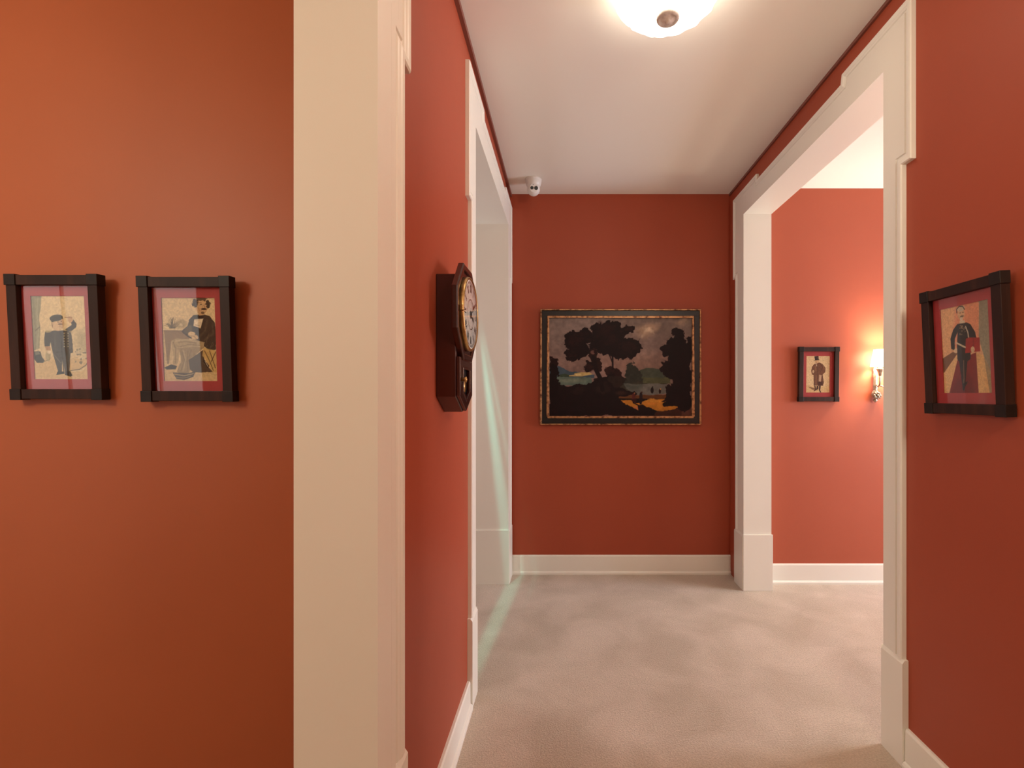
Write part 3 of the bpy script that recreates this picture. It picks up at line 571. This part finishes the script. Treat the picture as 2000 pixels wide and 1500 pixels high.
# ------------------------------------------------------------------ landscape painting
t = thing('landscape_painting', 'dark landscape painting with big tree in black and gilt frame on end wall', 'painting', (.388, YB-.003, 1.063), (.012, 0, 0))
PW, PH = 1.134, .820
def ring(bm, a, b_, y0, y1):      # rectangular ring from inset a to inset b
    bx(bm, -PW/2+a, PW/2-a, y0, y1, a, b_); bx(bm, -PW/2+a, PW/2-a, y0, y1, PH-b_, PH-a)
    bx(bm, -PW/2+a, -PW/2+b_, y0, y1, b_, PH-b_); bx(bm, PW/2-b_, PW/2-a, y0, y1, b_, PH-b_)
bm = bmesh.new(); ring(bm, .010, .048, -.024, 0); obj('frame', bm, 'ebony', t, bevel=.003)
bm = bmesh.new(); ring(bm, 0, .010, -.032, 0); obj('outer_gilt_moulding', bm, 'gold', t, bevel=.004)
bm = bmesh.new(); ring(bm, .048, .063, -.030, 0); obj('inner_gilt_moulding', bm, 'gold', t, bevel=.005)
c_ = art_landscape().mesh('canvas', PW-.126, PH-.126, 'canvas', t, -.018); c_.location = (0, 0, PH/2)
bm = bmesh.new(); bx(bm, -PW/2+.06, PW/2-.06, -.014, -.002, .06, PH-.06); obj('stretcher_board', bm, 'oakblock', t)

# ------------------------------------------------------------------ wall clock (faces +X)
CY = 1.565; CZ = 1.540
t = thing('wall_clock', 'octagonal mahogany wall clock with brass bezel and roman numeral dial', 'clock', (XL, CY, CZ))
# local: x out of wall, y along hall, z up, origin at dial centre on the wall
F = lambda u, v, d_: Vector((d_, u, v))
zb = .268          # where the case sides end, below dial centre
hw = .100
body = [(-hw, .110), (hw, .110), (hw, -zb), (0, -zb-.052), (-hw, -zb)]
bm = bmesh.new(); prism(bm, body, F, 0, .062); obj('case', bm, 'mahog', t, bevel=.003)
lower = [(-hw+.004, -.120), (hw-.004, -.120), (hw-.004, -zb+.002), (0, -zb-.048), (-hw+.004, -zb+.002)]
inner = [(-.055, -.175), (.055, -.175), (.055, -zb+.012), (0, -zb-.018), (-.055, -zb+.012)]
lo5 = [(-hw+.004, -.145), (hw-.004, -.145), (hw-.004, -zb+.002), (0, -zb-.048), (-hw+.004, -zb+.002)]
bm = bmesh.new()
for i in range(5):
    j = (i+1) % 5; prism(bm, [lo5[i], lo5[j], inner[j], inner[i]], F, .062, .074)
door = obj('pendulum_door', bm, 'mahog', t, bevel=.0025)
bm = bmesh.new(); prism(bm, inner, F, .0625, .064); obj('door_glass', bm, 'black', door)
bm = bmesh.new()
i2 = [(x*.86, -.225+(z+.225)*.86) for x, z in inner]
for i in range(5):
    j = (i+1) % 5; prism(bm, [inner[i], inner[j], i2[j], i2[i]], F, .066, .076)
obj('door_moulding', bm, 'mahog', door, bevel=.002)
bm = bmesh.new(); lathe(bm, [(0, 0), (.007, 0), (.006, .008), (.010, .014), (0, .018)], 14, Matrix.Translation((.074, -.072, -.215)) @ Matrix.Rotation(PI/2, 4, 'Y'), cap=False); obj('door_knob', bm, 'brass', door, smooth=True)
bm = bmesh.new(); lathe(bm, [(0, 0), (.020, 0), (.020, .004), (0, .006)], 24, Matrix.Translation((.0645, 0, -.235)) @ Matrix.Rotation(PI/2, 4, 'Y'), cap=False); bob = obj('pendulum_bob', bm, 'brass', t, smooth=True)
def octo(r): return [(r/math.cos(PI/8)*math.cos(PI/8+k*PI/4), r/math.cos(PI/8)*math.sin(PI/8+k*PI/4)) for k in range(8)]
bm = bmesh.new(); HO = .153
A = octo(HO); B = octo(HO-.004); C_ = octo(HO-.022); D_ = octo(HO-.030)
for p, q, x0, x1 in ((A, C_, .060, .080),):
    for i in range(8):
        j = (i+1) % 8; prism(bm, [p[i], p[j], q[j], q[i]], F, x0, x1)
obj('octagon_rim', bm, 'mahog', t, bevel=.004)
bm = bmesh.new(); prism(bm, octo(HO-.021), F, .058, .074); obj('octagon_face', bm, 'mahog', t, bevel=.001)
X90 = Matrix.Rotation(PI/2, 4, 'Y')
bm = bmesh.new(); lathe(bm, [(.112, .074), (.1200, .074), (.1215, .082), (.120, .088), (.1165, .0915), (.113, .090), (.1115, .0875), (.1115, .078), (.112, .074)], 64, X90, cap=False); bez = obj('bezel', bm, 'brass', t, smooth=True)
bm = bmesh.new(); bx(bm, .078, .092, -.130, -.116, -.008, .010); obj('bezel_latch', bm, 'brass', bez, bevel=.003)
bm = bmesh.new(); lathe(bm, [(0, .0875), (.1125, .0875)], 64, X90, cap=False); lathe(bm, [(0, .086), (.1125, .086)], 64, X90, cap=False); dial = obj('dial', bm, 'dial', t)
# numerals
bm = bmesh.new(); ROM = ['XII', 'I', 'II', 'III', 'IIII', 'V', 'VI', 'VII', 'VIII', 'IX', 'X', 'XI']
for k, s in enumerate(ROM):
    an = -k*PI/6          # rotate clockwise seen from +X: right-hand of viewer is... dial 'right' = +Y seen from +X looking to -X is +Y on the right
    wd = {'I': .0055, 'V': .012, 'X': .012}; tot = sum(wd[c] for c in s); u = -tot/2
    # viewer looking towards -X with z up has +Y on his right
    def P(x, z, v, an=an):
        c, s_ = math.cos(an), math.sin(an); return Vector((.0877+v, x*c-z*s_, x*s_+z*c))
    def bar(xa, za, xb, zb_, w_):
        prism(bm, [(xa-w_/2, za), (xa+w_/2, za), (xb+w_/2, zb_), (xb-w_/2, zb_)], P, 0, .0004)
    z0, z1 = .072, .097
    for c in s:
        cw = wd[c]; m_ = u+cw/2
        if c == 'I': bar(m_, z0, m_, z1, .0028)
        elif c == 'V': bar(m_, z0, m_-.004, z1, .003); bar(m_, z0, m_+.004, z1, .0016)
        else: bar(m_+.004, z0, m_-.004, z1, .003); bar(m_-.004, z0, m_+.004, z1, .0016)
        u += cw
for r0, r1 in ((.1005, .1015), (.1045, .1055)):
    lathe(bm, [(r0, .0877), (r1, .0879)], 64, X90, cap=False)
for k in range(60):
    an = k*PI/30; P2 = lambda x, z, v: Vector((.0877+v, x*math.cos(an)-z*math.sin(an), x*math.sin(an)+z*math.cos(an)))
    prism(bm, [(-.0005, .1015), (.0005, .1015), (.0005, .1045), (-.0005, .1045)], P2, 0, .0003)
obj('numerals', bm, 'black', dial)
bm = bmesh.new(); lathe(bm, [(.0470, .0877), (.0500, .0881)], 64, X90, cap=False); obj('inner_ring', bm, 'brass', dial)
def hand(an, L_, w_, x):
    bm = bmesh.new(); P = lambda a_, b_, v: Vector((x+v, a_*math.cos(an)-b_*math.sin(an), a_*math.sin(an)+b_*math.cos(an)))
    prism(bm, [(-w_*.35, -.012), (w_*.35, -.012), (w_*.4, L_*.45), (w_*1.5, L_*.6), (w_*.5, L_*.78), (0, L_), (-w_*.5, L_*.78), (-w_*1.5, L_*.6), (-w_*.4, L_*.45)], P, 0, .0008); return bm
obj('hour_hand', hand(-.62*PI, .052, .0045, .0888), 'black', t); obj('minute_hand', hand(-.30*PI, .082, .0032, .0900), 'black', t)
bm = bmesh.new(); lathe(bm, [(0, .0878), (.014, .0878), (.011, .0905), (0, .0915)], 20, X90, cap=False); obj('hand_hub', bm, 'black', t, smooth=True)
bm = bmesh.new(); lathe(bm, [(0, .0950), (.050, .0942), (.111, .0905)], 48, X90, cap=False); lathe(bm, [(0, .0940), (.050, .0932), (.111, .0900)], 48, X90, cap=False); obj('dial_glass', bm, 'glass', t, smooth=True)

# ------------------------------------------------------------------ ceiling lamp: frosted bowl with cast leaf texture
LX, LY = .343, 1.60
t = thing('ceiling_lamp', 'lit round frosted glass bowl lamp with metal finial flush on the hall ceiling', 'ceiling lamp', (LX, LY, ZC))
bm = bmesh.new(); lathe(bm, [(0, 0), (.12, 0), (.125, -.012), (.10, -.022), (0, -.022)], 48, cap=False); obj('ceiling_plate', bm, 'pewter', t, smooth=True)
prof = [(.150, -.045)] + [(.205*math.sin(PI/2*(1-k/14))**.8 if k < 14 else .0, -.052-.150*math.sin(PI/2*k/14)) for k in range(15)]
prof = [(.130, -.03), (.172, -.036), (.186, -.044)] + [(.186*math.cos(PI/2*k/16)+.0001, -.048-.118*math.sin(PI/2*k/16)) for k in range(17)]
rs = [random.uniform(-1, 1) for _ in range(96*24)]
bm = bmesh.new(); lathe(bm, prof, 96, rf=lambda i, k: 1+(.022*math.sin(i*PI/4+k*1.3)+.014*rs[(i//2*7+k*96) % len(rs)])*(k > 1), cap=False)
obj('glass_bowl', bm, 'bowl', t, smooth=True)
bm = bmesh.new(); lathe(bm, [(0, 0), (.006, 0), (.006, -.15), (0, -.15)], 12, cap=False); obj('stem', bm, 'pewter', t)
bm = bmesh.new(); lathe(bm, [(0, -.160), (.036, -.163), (.039, -.168), (.036, -.173), (.030, -.176), (.026, -.173), (.018, -.177), (.010, -.178), (.007, -.183), (0, -.185)], 40, rf=lambda i, k: 1+.03*math.cos(i*PI/2.5)*(3 < k < 9), cap=False)
obj('finial', bm, 'pewter', t, smooth=True)

# ------------------------------------------------------------------ security camera
t = thing('security_camera', 'white security camera with two dark lenses on ceiling near end wall', 'security camera', (-.215, 3.17, ZC))
bm = bmesh.new(); lathe(bm, [(0, 0), (.054, 0), (.055, -.006), (.053, -.012), (.052, -.014), (.053, -.018), (.047, -.040), (.040, -.052), (0, -.052)], 48, cap=False); obj('base', bm, 'camwhite', t, smooth=True)
Rm = Matrix.Translation((0, 0, -.066)) @ Matrix.Rotation(.16, 4, 'Z') @ Matrix.Rotation(PI/2+.16, 4, 'X')     # local +z looks towards -Y and slightly down
bm = bmesh.new(); pr = [(.0001, -.043)]+[(.043*math.sin(a_), -.043*math.cos(a_)) for a_ in [PI*k/20 for k in range(1, 15)]]+[(.031, .030), (.030, .033), (.0001, .033)]
lathe(bm, pr, 40, Rm, cap=False); ball = obj('camera_ball', bm, 'camwhite', t, smooth=True)
bm = bmesh.new(); lathe(bm, [(.0001, .033), (.028, .033), (.029, .036), (.027, .0375), (.0001, .0375)], 40, Rm, cap=False); obj('face_plate', bm, 'camwhite', ball, bevel=.0005)
for sx, r in ((.0140, .0125), (-.0135, .0105)):
    bm = bmesh.new(); lathe(bm, [(.0001, .0370), (r, .0370), (r, .0395), (r*.8, .0400), (.0001, .0392)], 24, Rm @ Matrix.Translation((sx, 0, 0)), cap=False); obj('lens', bm, 'black', ball, smooth=True)
bm = bmesh.new(); lathe(bm, [(.0001, .037), (.0022, .037), (.002, .0386), (.0001, .0388)], 12, Rm @ Matrix.Translation((-.006, .020, 0)), cap=False); obj('sensor', bm, 'black', ball)

# ------------------------------------------------------------------ wall lamp in the right room
t = thing('wall_sconce', 'lit cast metal wall lamp with pale shade beside the top hat print', 'wall lamp', (2.085, YRR, 1.30))
bm = bmesh.new(); lathe(bm, [(0, -.075), (.006, -.072), (.016, -.060), (.010, -.048), (.018, -.040), (.026, -.022), (.022, -.006), (.012, .006), (.015, .03), (.013, .08), (.017, .11), (.012, .13), (.014, .15), (.005, .17), (0, .18)], 20, Matrix.Translation((0, -.018, 0)) @ Matrix.Scale(.6, 4, (0, 1, 0)), rf=lambda i, k: 1+.10*math.cos(i*PI/2.5), cap=False)
obj('backplate', bm, 'silver', t, smooth=True)
bm = bmesh.new()
for k in range(8):
    an = k*PI/4; lathe(bm, [(.0001, -.006), (.009, -.003), (.010, .002), (.0001, .007)], 10, Matrix.Translation((math.cos(an)*.018, -.040, -.028+math.sin(an)*.018)) @ Matrix.Rotation(PI/2, 4, 'X'), cap=False)
lathe(bm, [(.0001, 0), (.010, 0), (.007, .010), (.0001, .013)], 14, Matrix.Translation((0, -.040, -.028)) @ Matrix.Rotation(PI/2, 4, 'X'), cap=False)
obj('rosette', bm, 'silver', t, smooth=True)
for sx in (-.012, .085):
    bm = bmesh.new(); tube(bm, [(0, -.03, .045), (sx*.4, -.055, .030), (sx*.8, -.078, .045), (sx, -.085, .075), (sx, -.085, .105)], [.005, .005, .0045, .005, .006])
    arm = obj('arm', bm, 'silver', t, smooth=True)
    bm = bmesh.new(); lathe(bm, [(.0001, .098), (.008, .102), (.010, .118), (.014, .130), (.024, .148), (.023, .151), (.0001, .140)], 20, Matrix.Translation((sx, -.085, 0)), rf=lambda i, k: 1+.06*math.cos(i*PI/2), cap=False); obj('cup', bm, 'silver', arm, smooth=True)
    bm = bmesh.new(); lathe(bm, [(.0001, .145), (.010, .145), (.010, .19), (.0001, .19)], 14, Matrix.Translation((sx, -.085, 0)), cap=False); obj('candle', bm, 'camwhite', arm)
    bm = bmesh.new(); lathe(bm, [(.056, .165), (.036, .275), (.0345, .275), (.0545, .165), (.056, .165)], 32, Matrix.Translation((sx, -.085, 0)), cap=False); obj('lamp_shade', bm, 'shade', arm, smooth=True)
for sx in (-.012, .085):
    light('sconce_bulb_light', 'POINT', (2.085+sx, YRR-.085, 1.30+.225), 12.0, (1, .87, .66), size=.022)
